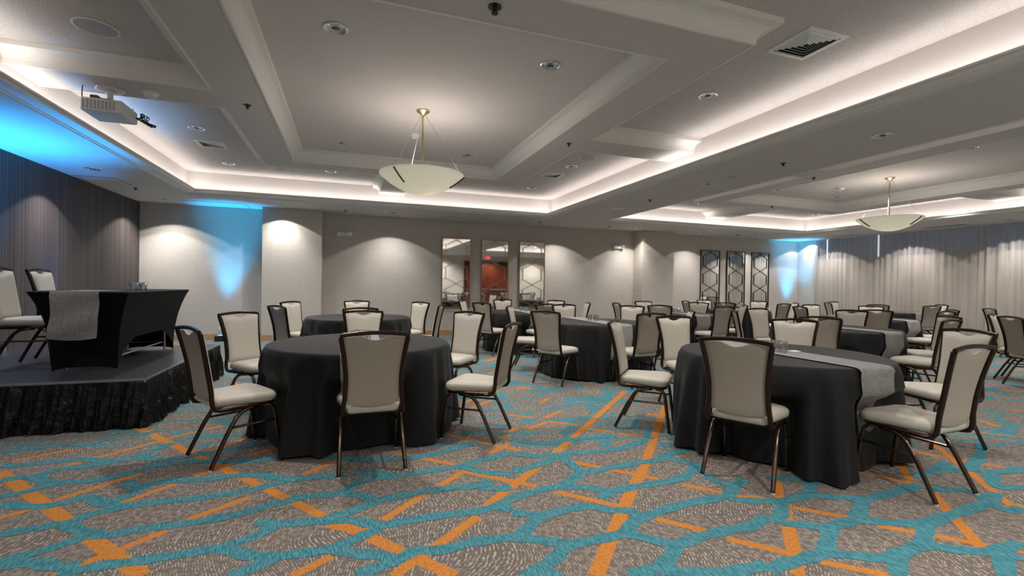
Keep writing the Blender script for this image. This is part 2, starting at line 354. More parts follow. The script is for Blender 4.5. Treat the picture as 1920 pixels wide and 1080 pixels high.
def ribbon(pts, wd):
    P = [Vector(p) for p in pts]; P = [P[0]*2-P[1]]+P+[P[-1]*2-P[-2]]; C_ = []
    for i in range(1, len(P)-2):
        for k in range(6):
            t = k/6; C_.append(.5*((2*P[i])+(P[i+1]-P[i-1])*t+(2*P[i-1]-5*P[i]+4*P[i+1]-P[i+2])*t*t+(3*P[i]-P[i-1]-3*P[i+1]+P[i+2])*t**3))
    C_.append(P[-2]); L_, Q_ = [], []; z = .0009+.000008*bar_n[0]; bar_n[0] += 1
    for i, c in enumerate(C_):
        d = (C_[min(i+1, len(C_)-1)]-C_[max(i-1, 0)]).normalized(); w2 = wd/2*(1+.12*math.sin(i*.9)); nn = Vector((-d.y, d.x))*w2
        z += .0000008; L_.append((c.x+nn.x, c.y+nn.y, z)); Q_.append((c.x-nn.x, c.y-nn.y, z))
    fl.loops([Q_, L_], False, False, closed=False)
for (ox_, oy_), txt in TEAL.items():
    for ln_ in txt.replace('\n', '|').split('|'):
        v_ = [float(x) for x in ln_.split()]
        ribbon([unproj(ox_+v_[i]/3.856, oy_+v_[i+1]/3.856) for i in range(0, len(v_), 2)], .078)
fl.mi = 1
rnd = random.Random(11)
for i in range(520):
    x, y = rnd.uniform(XL, XR), rnd.uniform(YN, YB)
    if min((x-a)**2+(y-b)**2 for a, b in near) < .3**2: continue
    ang = R(rnd.choice((45, -47))+rnd.uniform(-5, 5)); L_ = rnd.choice((.3, .35, .45, .9))
    d = Vector((math.cos(ang), math.sin(ang)))*L_/2
    bar2((x-d.x, y-d.y), (x+d.x, y+d.y), rnd.choice((.045, .05, .065)))
o = fl.build('floor', CARPETS); o['kind'] = 'structure'

# ------------------------------------------------------------------ walls
def struct(mb, name, mats, smooth=False, parent=None):
    o = mb.build(name, mats, parent, smooth)
    if parent is None: o['kind'] = 'structure'
    return o
TOP = 3.7
b = MB(); b.box((XL-.1, YN, 0), (XL, YB, TOP)); struct(b, 'wall_left', M['stria'])
b = MB(); b.box((XL-.1, YB, 0), (XR+.3, YB+.1, TOP)); b.box((-1.815, YC, 0), (-.618, YB, TOP)); b.box((7.80, YC, 0), (8.87, YB, TOP))
struct(b, 'wall_back', M['wallpaper'])
b = MB(); b.box((XL-.1, YN-.1, 0), (XR+.3, YN, TOP)); struct(b, 'wall_front', M['wallpaper'])
b = MB(); b.box((XR, 11.13, 0), (XR+.1, YB, TOP)); b.box((XR+.18, YN, 0), (XR+.28, 11.13, TOP)); struct(b, 'wall_right', M['wallpaper'])
# window band behind the sheers: dark header glass above, drawn shade below
wd = MB(); wd.box((XR+.14, YN, 2.26), (XR+.18, 11.13, ZS)); o = struct(wd, 'window_1', M['header'])
wd = MB(); wd.box((XR+.11, YN, .1), (XR+.14, 11.12, 2.27)); wd.build('window_shade', M['shade'], o)
for yy, ww in ((9.30, .035), (10.83, .03)):
    wd = MB(); wd.box((XR+.125, yy-ww/2, 2.27), (XR+.139, yy+ww/2, ZS)); wd.build('shade_gap', M['daylight_gap'], o, label='bright strip of daylight between shades')
bb = MB()
for x0, x1, y in ((XL, -1.815, YB), (-1.815, -.618, YC), (-.618, 7.80, YB), (7.80, 8.87, YC), (8.87, XR, YB)):
    bb.box((x0, y-.018, 0), (x1, y, .125))
bb.box((-1.833, YC, 0), (-1.815, YB, .125)); bb.box((-.618, YC, 0), (-.6, YB, .125)); bb.box((7.782, YC, 0), (7.8, YB, .125)); bb.box((8.87, YC, 0), (8.888, YB, .125))
struct(bb, 'baseboard_back', M['base_wood'])
bb = MB(); bb.box((XL, YN, 0), (XL+.018, YB, .125)); struct(bb, 'baseboard_left', M['base_wood'])

# double wooden door and exit sign in the wall behind the camera, seen in the mirrors
b = MB(); b.box((5.95, YN, 0), (8.65, YN+.06, 2.62)); dr = struct(b, 'door_1', M['door_dark'])
for k in range(2):
    b = MB(); x0 = 6.1+k*1.21; b.box((x0, YN+.06, .01), (x0+1.19, YN+.1, 2.42)); lf = b.build('door_leaf', M['door_wood'], dr)
    b = MB(); b.box((x0+.18, YN+.1, 1.15), (x0+1.01, YN+.115, 2.2)); b.box((x0+.18, YN+.1, .25), (x0+1.01, YN+.115, 1.0)); b.build('door_panel', M['door_wood'], lf)
    b = MB(); b.box((x0+.1, YN+.1, 1.0), (x0+1.09, YN+.15, 1.06)); b.build('push_bar', M['steel'], lf)
def text_mesh(txt, size, name, m, parent, loc, rot, extr=.004):
    cu = bpy.data.curves.new(name, 'FONT'); cu.body = txt; cu.size = size; cu.extrude = extr; cu.align_x = 'CENTER'; cu.align_y = 'CENTER'
    t = bpy.data.objects.new('tmp', cu); COL.objects.link(t); dg = bpy.context.evaluated_depsgraph_get()
    me = bpy.data.meshes.new_from_object(t.evaluated_get(dg)); bpy.data.objects.remove(t)
    me.materials.clear(); me.materials.append(m)
    o = bpy.data.objects.new(name, me); COL.objects.link(o); o.parent = parent; o.location = loc; o.rotation_euler = rot; return o
ex = thing('exit_sign', 'red glowing exit sign above the wooden double doors', 'exit sign', (7.25, YN+.01, 2.72))
b = MB(); b.box((-.2, 0, -.02), (.2, .05, .17)); b.build('sign_box', M['exit_white'], ex)
text_mesh('EXIT', .16, 'lettering', M['exit_red'], ex, (0, .056, .075), (PI/2, 0, PI))

# ------------------------------------------------------------------ ceiling
def frame_strips(mb, outer, inner, z):              # flat frame between two rectangles, facing down
    x0, x1, y0, y1 = outer; a0, a1, b0, b1 = inner
    for r in ((x0, a0, y0, y1), (a1, x1, y0, y1), (a0, a1, y0, b0), (a0, a1, b1, y1)):
        mb.add([(r[0], r[2], z), (r[0], r[3], z), (r[1], r[3], z), (r[1], r[2], z)], [(0, 1, 2, 3)])
cl = MB()
xm = (CA[1]+CB[0])/2
frame_strips(cl, (XL-.1, xm, YN, YB+.05), CA, ZS); frame_strips(cl, (xm, XR+.3, YN, YB+.05), CB, ZS)
struct(cl, 'ceiling', M['ceiling_smooth'])
def rect(r, i=0): return [(r[0]+i, r[2]+i), (r[1]-i, r[2]+i), (r[1]-i, r[3]-i), (r[0]+i, r[3]-i)]
def curve(o0, z0, o1, z1, n=6, k=1):                # quarter-round between two points
    return [(o0+(o1-o0)*(1-math.cos(t*PI/2)), z0+(z1-z0)*math.sin(t*PI/2)) for t in [i/n for i in range(n+1)]] if k > 0 else \
           [(o0+(o1-o0)*math.sin(t*PI/2), z0+(z1-z0)*(1-math.cos(t*PI/2))) for t in [i/n for i in range(n+1)]]
ti = 1
for C, cx in ((CA, .797), (CB, 9.24)):
    W = 2.115 if C is CA else 2.09
    ring = (cx-W, cx+W, 2.83, 8.45); rec = (cx-1.66, cx+1.66, 3.25, 8.05)
    # lip, trough and cove wall
    t = MB(); lip = [(0, ZS), (0, ZS+.012), (.015, ZS+.014), (.02, ZS+.02)]+curve(.02, ZS+.02, .145, ZS+.066)+[(.15, ZS+.068), (.165, ZS+.068), (.165, ZS+.088), (.15, ZS+.088), (.15, 2.932), (0, 2.932)]
    sweep_poly(t, rect(C), lip, -1); struct(t, 'trim_%d' % ti, M['trim_white']); ti += 1
    t = MB(); sweep_poly(t, rect(C), [(0, 2.93), (0, ZP)], -1); struct(t, 'ceiling', M['ceiling_smooth'])
    # textured panels, smooth central recess
    t = MB(); frame_strips(t, C, (rec[0]+.1, rec[1]-.1, rec[2]+.1, rec[3]-.1), ZP); struct(t, 'ceiling', M['ceiling_texture'])
    t = MB(); t.add([(rec[0], rec[2], ZC), (rec[0], rec[3], ZC), (rec[1], rec[3], ZC), (rec[1], rec[2], ZC)], [(0, 1, 2, 3)]); struct(t, 'ceiling', M['ceiling_recess'])
    # dropped frame with four arms
    e = .2
    poly = [(C[0]-e, 5.37), (ring[0], 5.37), (ring[0], ring[2]), (cx-.235, ring[2]), (cx-.235, C[2]-e), (cx+.235, C[2]-e), (cx+.235, ring[2]),
            (ring[1], ring[2]), (ring[1], 5.37), (C[1]+e, 5.37), (C[1]+e, 5.85), (ring[1], 5.85), (ring[1], ring[3]), (cx+.235, ring[3]), (cx+.235, C[3]+e),
            (cx-.235, C[3]+e), (cx-.235, ring[3]), (ring[0], ring[3]), (ring[0], 5.85), (C[0]-e, 5.85)]
    t = MB(); frame_strips(t, ring, rec, ZR)
    for r in ((C[0]-e, ring[0], 5.37, 5.85), (ring[1], C[1]+e, 5.37, 5.85), (cx-.235, cx+.235, C[2]-e, ring[2]), (cx-.235, cx+.235, ring[3], C[3]+e)):
        t.add([(r[0], r[2], ZR), (r[0], r[3], ZR), (r[1], r[3], ZR), (r[1], r[2], ZR)], [(0, 1, 2, 3)])
    struct(t, 'ceiling', M['ceiling_smooth'])
    prof = [(0, ZR), (-.0, ZR-.006), (.018, ZR-.006), (.02, ZR+.012)]+curve(.02, ZR+.014, .125, ZP-.045)+[(.15, ZP-.043), (.15, ZP)]
    t = MB(); sweep_poly(t, poly, prof, 1); struct(t, 'trim_%d' % ti, M['trim_white']); ti += 1
    t = MB(); prof = [(0, ZR), (0, ZR-.006), (.018, ZR-.006), (.02, ZR+.012)]+curve(.02, ZR+.014, .12, ZC-.04)+[(.14, ZC-.038), (.14, ZC)]
    sweep_poly(t, rect(rec), prof, -1); struct(t, 'trim_%d' % ti, M['trim_white']); ti += 1
t = MB(); t.box((XL-.1, YN, TOP), (XR+.3, YB+.1, TOP+.1)); struct(t, 'ceiling', M['ceiling_smooth'])

# ------------------------------------------------------------------ ceiling fittings
def make_downlight():
    t = thing('recessed_downlight', '', 'ceiling light')
    b = MB(); b.lathe([(.098, 0), (.099, -.004), (.094, -.008), (.084, -.007), (.080, -.002)], n=32); b.build('trim_ring', M['chrome_plain'], t, 40)
    b = MB(); b.lathe([(.080, -.002), (.060, -.0035), (.034, -.0045)], n=28); b.build('reflector', M['chrome'], t, 60)
    b = MB(); b.lathe([(.034, -.0045), (.022, -.009), (.0, -.011)], n=20); b.build('lamp', M['lens'], t, 60)
    return t
DL0 = make_downlight(); dl_used = [0]
def downlight(x, y, z, label, group):
    if not dl_used[0]:
        dl_used[0] = 1; DL0.location = (x, y, z); DL0['label'] = label; DL0['group'] = group; return DL0
    return copy_thing(DL0, label, (x, y, z), 0, group)
def wash(x, y, power, size=117, to=None):
    spot('wall_washer', (x, y, ZS-.015), power*WASH_W*.42, size, blend=.10, radius=.02, color=(1, .97, .93))
    t = to or ((x, y+.75, .7) if y > 10.5 and -3.9 < x < 13.3 else ((XL, y, .7) if x < 0 else (XR, y, .7)))
    spot('wall_washer', (x, y, ZS-.02), power*WASH_W*.72, 84, t, blend=.95, radius=.02, color=(1, .97, .93))
gA = 'downlights in the first coffer recess'
for x, y, l in ((-.14, 4.09, 'large chrome downlight at top left of the near recessed ceiling'), (1.75, 4.06, 'chrome downlight right of the top centre of the near recess'),
                (-.155, 7.40, 'small downlight left of the near bowl pendant'), (1.748, 7.33, 'small downlight right of the near bowl pendant')):
    downlight(x, y, ZC, l, gA); spot('downlight_beam', (x, y, ZC-.03), 95*DOWN_W, 130, blend=.8, radius=.06)
for x, y, l in ((8.36, 4.2, 'dark downlight above right of the far bowl pendant'), (8.40, 7.41, 'small dark downlight left of the far pendant in its recess'), (10.22, 7.51, 'small dark downlight just behind the far pendant stem'), (10.2, 4.2, 'downlight at the right of the far recess')):
    downlight(x, y, ZC, l, 'downlights in the second coffer recess'); spot('downlight_beam', (x, y, ZC-.03), 95*DOWN_W, 130, blend=.8, radius=.06)
for x, y, l in ((3.567, 4.045, 'chrome downlight on the stippled panel beside the large square vent'), (-1.98, 7.34, 'downlight just right of the ceiling projector'),
                (-2.03, 9.32, 'downlight between the left vent and the far cove'), (-.37, 9.24, 'downlight in the cove panel left of the near pendant'),
                (3.577, 9.18, 'small downlight nearest the far right corner of the first coffer'), (3.54, 7.24, 'downlight beside the small square vent right of the pendant')):
    downlight(x, y, ZP, l, 'downlights in the stippled panels'); spot('downlight_beam', (x, y, ZP-.03), 75*DOWN_W, 130, blend=.8, radius=.06)
for x, y, l in ((7.97, 9.17, 'downlight at the left of the far coffer above the wall panels'), (10.31, 9.25, 'second downlight along the back of the far coffer'), (11.89, 9.31, 'downlight in the far corner of the second coffer'), (12.0, 6.46, 'downlight at the right side of the far coffer')):
    downlight(x, y, ZP, l, 'downlights in the far coffer panels'); spot('downlight_beam', (x, y, ZP-.03), 75*DOWN_W, 130, blend=.8, radius=.06)
for x, y, l in ((5.204, 3.35, 'large chrome downlight on the beam, nearest the camera'), (5.218, 5.87, 'middle downlight on the beam between the coffers'), (5.17, 8.354, 'farthest downlight on the beam between the coffers')):
    downlight(x, y, ZS, l, 'downlights on the beam between the coffers'); spot('downlight_beam', (x, y, ZS-.02), 60*DOWN_W, 130, blend=.8, radius=.06)
wl = ['at the left wall corner above the stage', 'above the wide wall column', 'left of the near emergency light', 'above the first gold mirror', 'right of the gold mirrors',
      'left of the second wall column', 'above the first bronze panel', 'near the blue lit far corner']
for i, (x, y) in enumerate(((-3.55, 11.1), (-1.405, 10.92), (.90, 11.02), (3.05, 11.02), (5.25, 11.02), (7.45, 11.02), (9.62, 11.02), (11.86, 11.02))):
    downlight(x, y, ZS, 'small wall-wash downlight in the soffit '+wl[i], 'wall-wash downlights along the back wall')
    if i != 3: wash(x, y, 34)
wash(14.0, 11.25, 22); wash(7.5, 11.05, 6)
for y, l in ((8.52, 'wall-wash downlight on the blue lit soffit over the stage'),):
    downlight(-3.6, y, ZS, l, 'wall-wash downlights on the left soffit')
wash(-3.62, 8.50, 30, 104); wash(-3.62, 11.03, 30, 104, (XL, 11.2, .7)); wash(-3.62, 6.2, 30, 104); wash(-3.62, 3.6, 25, 104)
downlight(13.65, 6.17, ZS, 'small downlight in the soffit above the curtains', 'wall-wash downlights over the curtains')
for y in (10.45, 8.3, 6.17, 4.0, 1.8, -.4): wash(13.5, y, 40)
for x, y in ((-1.2, .2), (2.2, 0), (5.4, 0), (8.6, 0), (11.8, 0), (1, -1.3), (4.6, -1.3), (7.3, -1.3), (10, -1.3)):
    spot('downlight_beam', (x, y, ZS-.02), 130*DOWN_W, 140, blend=.8, radius=.06)  # unseen beams without fixtures by the camera, added as fill for the chair backs

def sprinkler(x, y, z, label, s=1):
    b = MB(); b.lathe([(0.0, 0), (.034*s, 0), (.036*s, -.006*s), (.014*s, -.008*s), (.012*s, -.03*s), (.018*s, -.034*s), (.018*s, -.038*s), (0, -.038*s)], n=18)
    b.build('sprinkler_head', M['dark_bronze'], None, 40, (x, y, z), label=label, category='sprinkler', group='sprinkler heads in the ceiling')
for a in ((.9, 3.05, ZR, 'dark sprinkler head at the top edge of the photo', 1.3), (-1.067, 5.678, ZR, 'dark sprinkler head on the frame right of the projector', 1.1), (2.707, 5.617, ZR, 'sprinkler head on the frame right of the near pendant'),
          (7.333, 5.789, ZR, 'sprinkler head left of the far recess'), (5.216, 4.54, ZS, 'sprinkler head on the beam nearest the camera'), (5.20, 7.336, ZS, 'sprinkler head far along the beam between coffers'),
          (-.124, 11.07, ZS, 'sprinkler head above the wall right of the wide column'), (4.497, 10.96, ZS, 'sprinkler head above the third gold mirror'), (6.507, 10.95, ZS, 'sprinkler head left of the second column'),
          (10.9, 11.0, ZS, 'sprinkler head above the bronze wall panels'), (-3.6, 9.97, ZS, 'sprinkler head on the left soffit by the hatch'), (9.05, 8.15, ZR, 'sprinkler head at the back of the far ceiling frame')):
    sprinkler(*a)
def smoke(x, y, z, label):
    t = thing('smoke_detector', label, 'smoke detector', (x, y, z), 0, 'smoke detectors on the ceiling')
    b = MB(); b.lathe([(.0, 0), (.075, 0), (.078, -.012), (.07, -.02), (.0, -.02)], n=28); b.build('base', M['white_plastic'], t, 40)
    b = MB(); b.lathe([(.055, -.02), (.052, -.045), (.03, -.055), (0, -.056)], n=24); b.build('sensor_dome', M['white_plastic'], t, 40)
smoke(.821, 6.61, ZC, 'white smoke detector behind the near pendant cables'); smoke(-1.93, 5.66, ZR, 'white smoke detector just right of the projector mount')
smoke(9.337, 6.78, ZC, 'white smoke detector in the far recess left of the pendant'); 
def speaker(x, y, z, r, label):
    t = thing('ceiling_speaker', label, 'speaker', (x, y, z), 0, 'round ceiling speakers')
    b = MB(); b.lathe([(r, 0), (r+.005, -.008), (r-.012, -.012)], n=40); b.build('rim', M['white_plastic'], t, 40)
    b = MB(); b.lathe([(r-.012, -.012), (0, -.014)], n=40); b.build('grille', M['speaker_grille'], t, 60)
speaker(-1.978, 4.71, ZP, .15, 'large round speaker at top left of the ceiling'); speaker(-1.208, 9.334, ZP, .13, 'round speaker in the cove panel far left of the pendant')
speaker(3.551, 6.661, ZP, .13, 'round speaker on the panel beyond the right crown arm'); speaker(5.178, 5.35, ZS, .09, 'small round speaker on the beam between coffers')
def vent(x, y, z, s, label):
    t = thing('ceiling_vent', label, 'air vent', (x, y, z), 0, 'square ceiling diffusers')
    h = s/2
    b = MB(); sweep_poly(b, rect((-h, h, -h, h)), [(0, 0), (0, -.008), (.035, -.010), (.036, -.004)], -1); b.build('frame', M['white_plastic'], t)
    b = MB(); b.add([(-h+.03, -h+.03, -.001), (-h+.03, h-.03, -.001), (h-.03, h-.03, -.001), (h-.03, -h+.03, -.001)], [(0, 1, 2, 3)]); b.build('backing', M['dark_cavity'], t)
    nb = 5
    for k in range(nb):
        i0 = .04+k*(h-.05)/nb
        b = MB(); sweep_poly(b, rect((-h+i0, h-i0, -h+i0, h-i0)), [(0, -.002), ((h-.05)/nb*.62, -.016), ((h-.05)/nb*.66, -.014)], -1); b.build('slat', M['white_plastic'], t)
vent(3.557, 2.9, ZP, .42, 'large square ceiling vent at top right'); vent(-1.99, 8.11, ZP, .38, 'square vent right of the projector'); vent(3.487, 7.93, ZP, .38, 'small square vent right of the near pendant')
# access hatches and slot diffusers in the soffit
def hatch(x0, x1, y0, y1, label):
    t = thing('ceiling_hatch', label, 'ceiling hatch', ((x0+x1)/2, (y0+y1)/2, ZS)); a, c = (x1-x0)/2, (y1-y0)/2
    b = MB(); sweep_poly(b, rect((-a, a, -c, c)), [(0, 0), (0, -.004), (.012, -.004)], -1); b.build('frame', M['dark_bronze'], t)
    b = MB(); b.box((-a+.012, -c+.012, -.004), (a-.012, c-.012, -.001)); b.build('panel', M['ceiling_smooth'], t)
hatch(-4.12, -3.56, 9.15, 9.7, 'square access hatch in the soffit over the stage'); hatch(-3.3, -2.1, 11.08, 11.7, 'access hatch in the soffit above the blue lit wall')
def slot(x, y, label):
    t = thing('slot_diffuser', label, 'air vent', (x, y, ZS), 0, 'slot diffusers above the curtains')
    b = MB(); b.box((-.06, -.45, -.006), (.06, .45, 0)); b.build('frame', M['white_plastic'], t)
    for k in (-1, 1):
        b = MB(); b.box((k*.028-.014, -.43, -.008), (k*.028+.014, .43, -.006)); b.build('slot', M['dark_cavity'], t)
slot(13.75, 7.39, 'dark slot diffuser above the middle of the curtains'); slot(13.75, 10.0, 'slot diffuser above the left end of the curtains')

# ------------------------------------------------------------------ pendants
def pendant(x, y, label, zb=2.36, a0=-136):
    t = thing('pendant_light', label, 'pendant light', (x, y, 0), 0, 'alabaster bowl pendants')
    b = MB(); b.lathe([(0, ZC), (.075, ZC), (.078, ZC-.012), (.05, ZC-.03), (.022, ZC-.055), (0, ZC-.055)], n=28); b.build('canopy', M['brass'], t, 40)
    b = MB(); b.tube([(0, 0, ZC-.04), (0, 0, zb+.05)], .011, n=12); b.build('stem', M['brass'], t, 40)
    Rb = .50; pr = []
    for i in range(15):
        a = i/14; r = Rb*a; z = zb+.225*a**2.05
        pr.append((r, z))
    inner = [(max(r-.012, 0), z+.010) for r, z in pr][::-1]
    b = MB(); b.lathe(pr+[(Rb-.002, pr[-1][1]+.012)]+inner, n=64); b.build('bowl', M['alabaster'], t, 60)
    rim = pr[-1][1]
    for k in range(3):
        a = R(a0+k*120); c, s = math.cos(a), math.sin(a)
        b = MB(); b.tube([(.03*c, .03*s, ZC-.05), ((Rb-.03)*c, (Rb-.03)*s, rim+.01)], .003, n=6); b.build('cable', M['steel'], t)
        pts = [(pr[i][0]*c+.004*c, pr[i][0]*s+.004*s, pr[i][1]-.006) for i in (9, 10, 11, 12, 13, 14)]
        b = MB(); b.tube(pts, .009, n=6); b.build('clip', M['dark_bronze'], t)
    l = bpy.data.lights.new('pendant_lamp', 'POINT'); l.energy = 19; l.shadow_soft_size = .09; l.color = (1, .94, .88)
    lo = bpy.data.objects.new('pendant_lamp', l); COL.objects.link(lo); lo.location = (x+.06, y, zb+.12)
pendant(.795, 5.663, 'large alabaster bowl pendant hanging over the left tables'); pendant(9.3, 5.85, 'far alabaster bowl pendant hanging in front of the curtains', 2.385, -205)

# ------------------------------------------------------------------ projector
pj = thing('projector', 'white ceiling projector with black cables above the stage', 'projector', (-2.29, 5.74, 2.905))
b = MB(); prof = []
def rbox(mb, x0, x1, y0, y1, z0, z1, r, n=4):
    def lp(i, z):
        out = []
        for cx, cy, a0 in ((x1-r, y1-r, 0), (x0+r, y1-r, 90), (x0+r, y0+r, 180), (x1-r, y0+r, 270)):
            for k in range(n+1):
                a = R(a0+90*k/n); rr = max(r-i, .0005); out.append((cx+rr*math.cos(a), cy+rr*math.sin(a), z))
        return out
    e = min(.008, r*.6); mb.loops([lp(e, z0), lp(0, z0+e), lp(0, z1-e), lp(e, z1)])
rbox(b, -.17, .16, -.17, .2, 0, .125, .02); b.build('body', M['white_plastic'], pj, 40)
for k in range(9):
    b = MB(); b.box((-.15+k*.03, -.174, .02), (-.135+k*.03, -.169, .105)); b.build('vent', M['speaker_grille'], pj)
b = MB(); b.lathe([(.035, 0), (.035, -.015), (.028, -.017), (0, -.012)], c=(0, 0, 0), n=20); o = b.build('lens', M['lens'], pj, 40); o.location = (-.175, .05, .06); o.rotation_euler = (0, PI/2, 0)
b = MB(); b.tube([(0, 0, .125), (0, 0, .26)], .024, n=16); b.build('mount_pole', M['white_plastic'], pj, 40)
b = MB(); b.lathe([(.0, .272), (.13, .27), (.12, .262), (.04, .245), (0, .245)], n=6); b.build('mount_plate', M['white_plastic'], pj)
b = MB(); b.box((-.08, -.1, .127), (.06, .1, .15)); b.box((-.13, -.08, .13), (-.07, 0, .18)); b.build('bracket', M['dark_bronze'], pj)
rr = random.Random(3)
for k in range(5):
    pts = [Vector((.12, .1, .12))]
    a0 = rr.uniform(0, 6)
    for i in range(12):
        a = a0+i*.75; q = i/11
        pts.append(Vector((.13+.13*q+.035*math.cos(a), .12+.17*q+.03*math.sin(a*1.3), .11-.05*q+.04*math.sin(a))))
    pts.append(Vector((.165, .19, .06)))
    b = MB(); b.tube(pts, .005, n=6); b.build('cable', M['black_plastic'], pj, True)
b = MB(); b.tube([(-.2, -.05, .268), (-.205, -.05, .2), (-.2, -.06, .14), (-.17, -.08, .12), (-.1, -.05, .13)], .005, n=6); b.build('cable', M['black_plastic'], pj, True)

# ------------------------------------------------------------------ wall things
def wall_mirror(x0, x1, label, frame, group, glassm):
    cx = (x0+x1)/2; w_ = x1-x0; z0, z1 = .70, 2.465
    t = thing('lattice_mirror', label, 'mirror', (cx, YB-.02, z0), 0, group); h = z1-z0; hw = w_/2
    b = MB(); b.box((-hw+.01, -.002, .01), (hw-.01, .012, h-.01)); b.build('mirror_glass', glassm, t)
    b = MB()
    for a, c in (((-hw, -.02, 0), (-hw+.018, .018, h)), ((hw-.018, -.02, 0), (hw, .018, h)), ((-hw, -.02, 0), (hw, .018, .018)), ((-hw, -.02, h-.018), (hw, .018, h))): b.box(a, c)
    b.build('frame', frame, t)
    lat = MB(); a_ = .135*w_/.37; P = .555; zz = h+.09
    def seg(p, q):
        d = Vector((q[0]-p[0], q[1]-p[1])); nn = Vector((-d.y, d.x)).normalized()*.011
        for s in (-1, 1):
            A = [p[0]+nn.x*s, p[1]+nn.y*s]; B = [q[0]+nn.x*s, q[1]+nn.y*s]
            if A[1] > B[1]: A, B = B, A
            if A[1] >= h-.012 or B[1] <= .012: continue
            if B[1] > h-.012: k = (h-.012-A[1])/(B[1]-A[1]); B = [A[0]+(B[0]-A[0])*k, h-.012]
            if A[1] < .012: k = (.012-A[1])/(B[1]-A[1]); A = [A[0]+(B[0]-A[0])*k, .012]
            lat.bar((A[0], -.008, A[1]), (B[0], -.008, B[1]), .007, .007)
    s = 1; z = zz
    while z > -.1:
        for q in (1, -1):
            seg((q*s*a_, z), (-q*s*a_, z-P/2)); seg((-q*s*a_, z-P/2), (-q*s*a_, z-P))
            for zt in (z, z-P/2):
                for dz in (0, .035):
                    if .02 < zt-dz < h-.02: lat.bar((q*a_, -.008, zt-dz), (q*(hw-.01), -.008, zt-dz), .006, .006)
        s = -s; z -= P
    lat.build('lattice', frame, t)
gm = 'three gold lattice mirrors'
for a, l in (((2.17, 2.916), 'left gold lattice mirror of three'), ((3.2, 3.945), 'middle gold lattice mirror reflecting the wooden doors'), ((4.246, 4.987), 'right gold lattice mirror of three')):
    wall_mirror(*a, l, M['gold'], gm, M['mirror'])
for a, l in (((10.19, 10.93), 'left of three dark lattice panels by the curtains'), ((11.21, 11.94), 'middle dark lattice panel by the curtains'), ((12.21, 12.94), 'right dark lattice panel next to the blue corner')):
    wall_mirror(*a, l, M['dark_bronze'], 'three dark bronze lattice mirrors', M['mirror'])
def emergency(x, label):
    t = thing('emergency_light', label, 'emergency light', (x, YB-.0, 2.43), 0, 'wall emergency lights')
    b = MB(); rbox(b, -.17, .17, -.07, 0, -.045, .045, .015); b.build('housing', M['white_plastic'], t, 40)
    for k in (-1, 1):
        b = MB(); b.box((k*.115-.045, -.1, -.04), (k*.115+.045, -.07, .05)); hd = b.build('lamp_head', M['white_plastic'], t)
        b = MB(); b.box((k*.115-.035, -.104, -.03), (k*.115+.035, -.1, .04)); b.build('lens', M['steel'], hd)
emergency(-.14, 'white twin emergency light on the wall right of the column'); emergency(7.27, 'white emergency light left of the second wall column')
for x, z, l in ((-2.68, .396, 'white wall outlet behind the front stage corner'), (-2.68, .25, 'lower white wall outlet behind the stage corner')):
    b = MB(); b.box((x-.035, YB-.008, z-.05), (x+.035, YB, z+.05)); b.box((x-.015, YB-.010, z-.03), (x+.015, YB-.008, z+.03)); b.build('wall_outlet', M['white_plastic'], None, label=l, category='outlet')
def uplight(x, y, z, label, target, power, size=60, col=(.02, .34, 1.0), rz=0):
    t = thing('led_uplight', label, 'uplight', (x, y, z), rz, 'small black blue-lit uplights')
    b = MB(); rbox(b, -.1, .1, -.07, .07, .0, .13, .02); b.build('housing', M['black_plastic'], t, 40)
    b = MB(); b.lathe([(.05, .131), (.0, .136)], n=20); b.build('lens', M['blue_lens'], t)
    b = MB(); b.box((-.13, -.03, 0), (-.1, .03, .1)); b.box((.1, -.03, 0), (.13, .03, .1)); b.build('bracket', M['steel'], t)
    spot('uplight_beam', (x, y, z+.15), power*BLUE_W, size, target, col, 1, .09)
uplight(-2.6, 11.42, 0, 'black uplight on the carpet against the back wall', (-2.40, 11.58, 2.9), 400, 42, (.01, .42, .92))
uplight(-3.93, 8.75, 0, 'black uplight behind the stage by the dark wall', (-4.12, 8.6, 2.9), 100, 40, (.02, .30, 1.0))
uplight(-3.92, 7.05, .422, 'black uplight at the back of the stage behind the chairs', (-4.1, 6.8, 2.9), 480, 92, (.02, .37, 1.0))
uplight(13.7, 11.38, 0, 'black uplight in the far right corner', (13.85, 11.58, 2.9), 420, 44, (.02, .44, .95))

# ------------------------------------------------------------------ curtains
def curtain(y0, y1, label):
    t = MB(); n = int((y1-y0)/.011); rows = [0, .02, .4, .7, 1]; L = []
    for q in rows:
        z = .02+(ZS-.022)*(1-q); lp = []
        for i in range(n+1):
            y = y0+(y1-y0)*i/n; ph = y*2*PI/.15+1.6*math.sin(y*2.3)+1.1*math.sin(y*4.1+1)
            amp = (.026+.014*math.sin(y*3.1)+.01*math.sin(y*7.7))*(.65+.35*q)
            lp.append((XR-.07+amp*math.sin(ph+.9*math.sin(y*5.3)+.6*math.sin(y*11+q))+.012*math.sin(y*23), y, z))
        L.append(lp)
    t.loops(L, False, False, closed=False)
    return t.build('sheer_curtain', M['sheer'], None, True, label=label, category='curtain', group='sheer curtains along the right wall')
curtain(9.32, 11.13, 'pale sheer curtain beside the blue lit corner'); curtain(6.4, 9.31, 'sheer curtain in the middle right of the bright slit')
curtain(3.4, 6.39, 'sheer curtain at the right edge of the photo'); curtain(-1.9, 3.39, 'sheer curtain out to the right toward the camera')
b = MB(); b.box((XR-.12, YN, ZS-.02), (XR-.03, 11.13, ZS)); struct(b, 'trim_%d' % ti, M['trim_white']); ti += 1

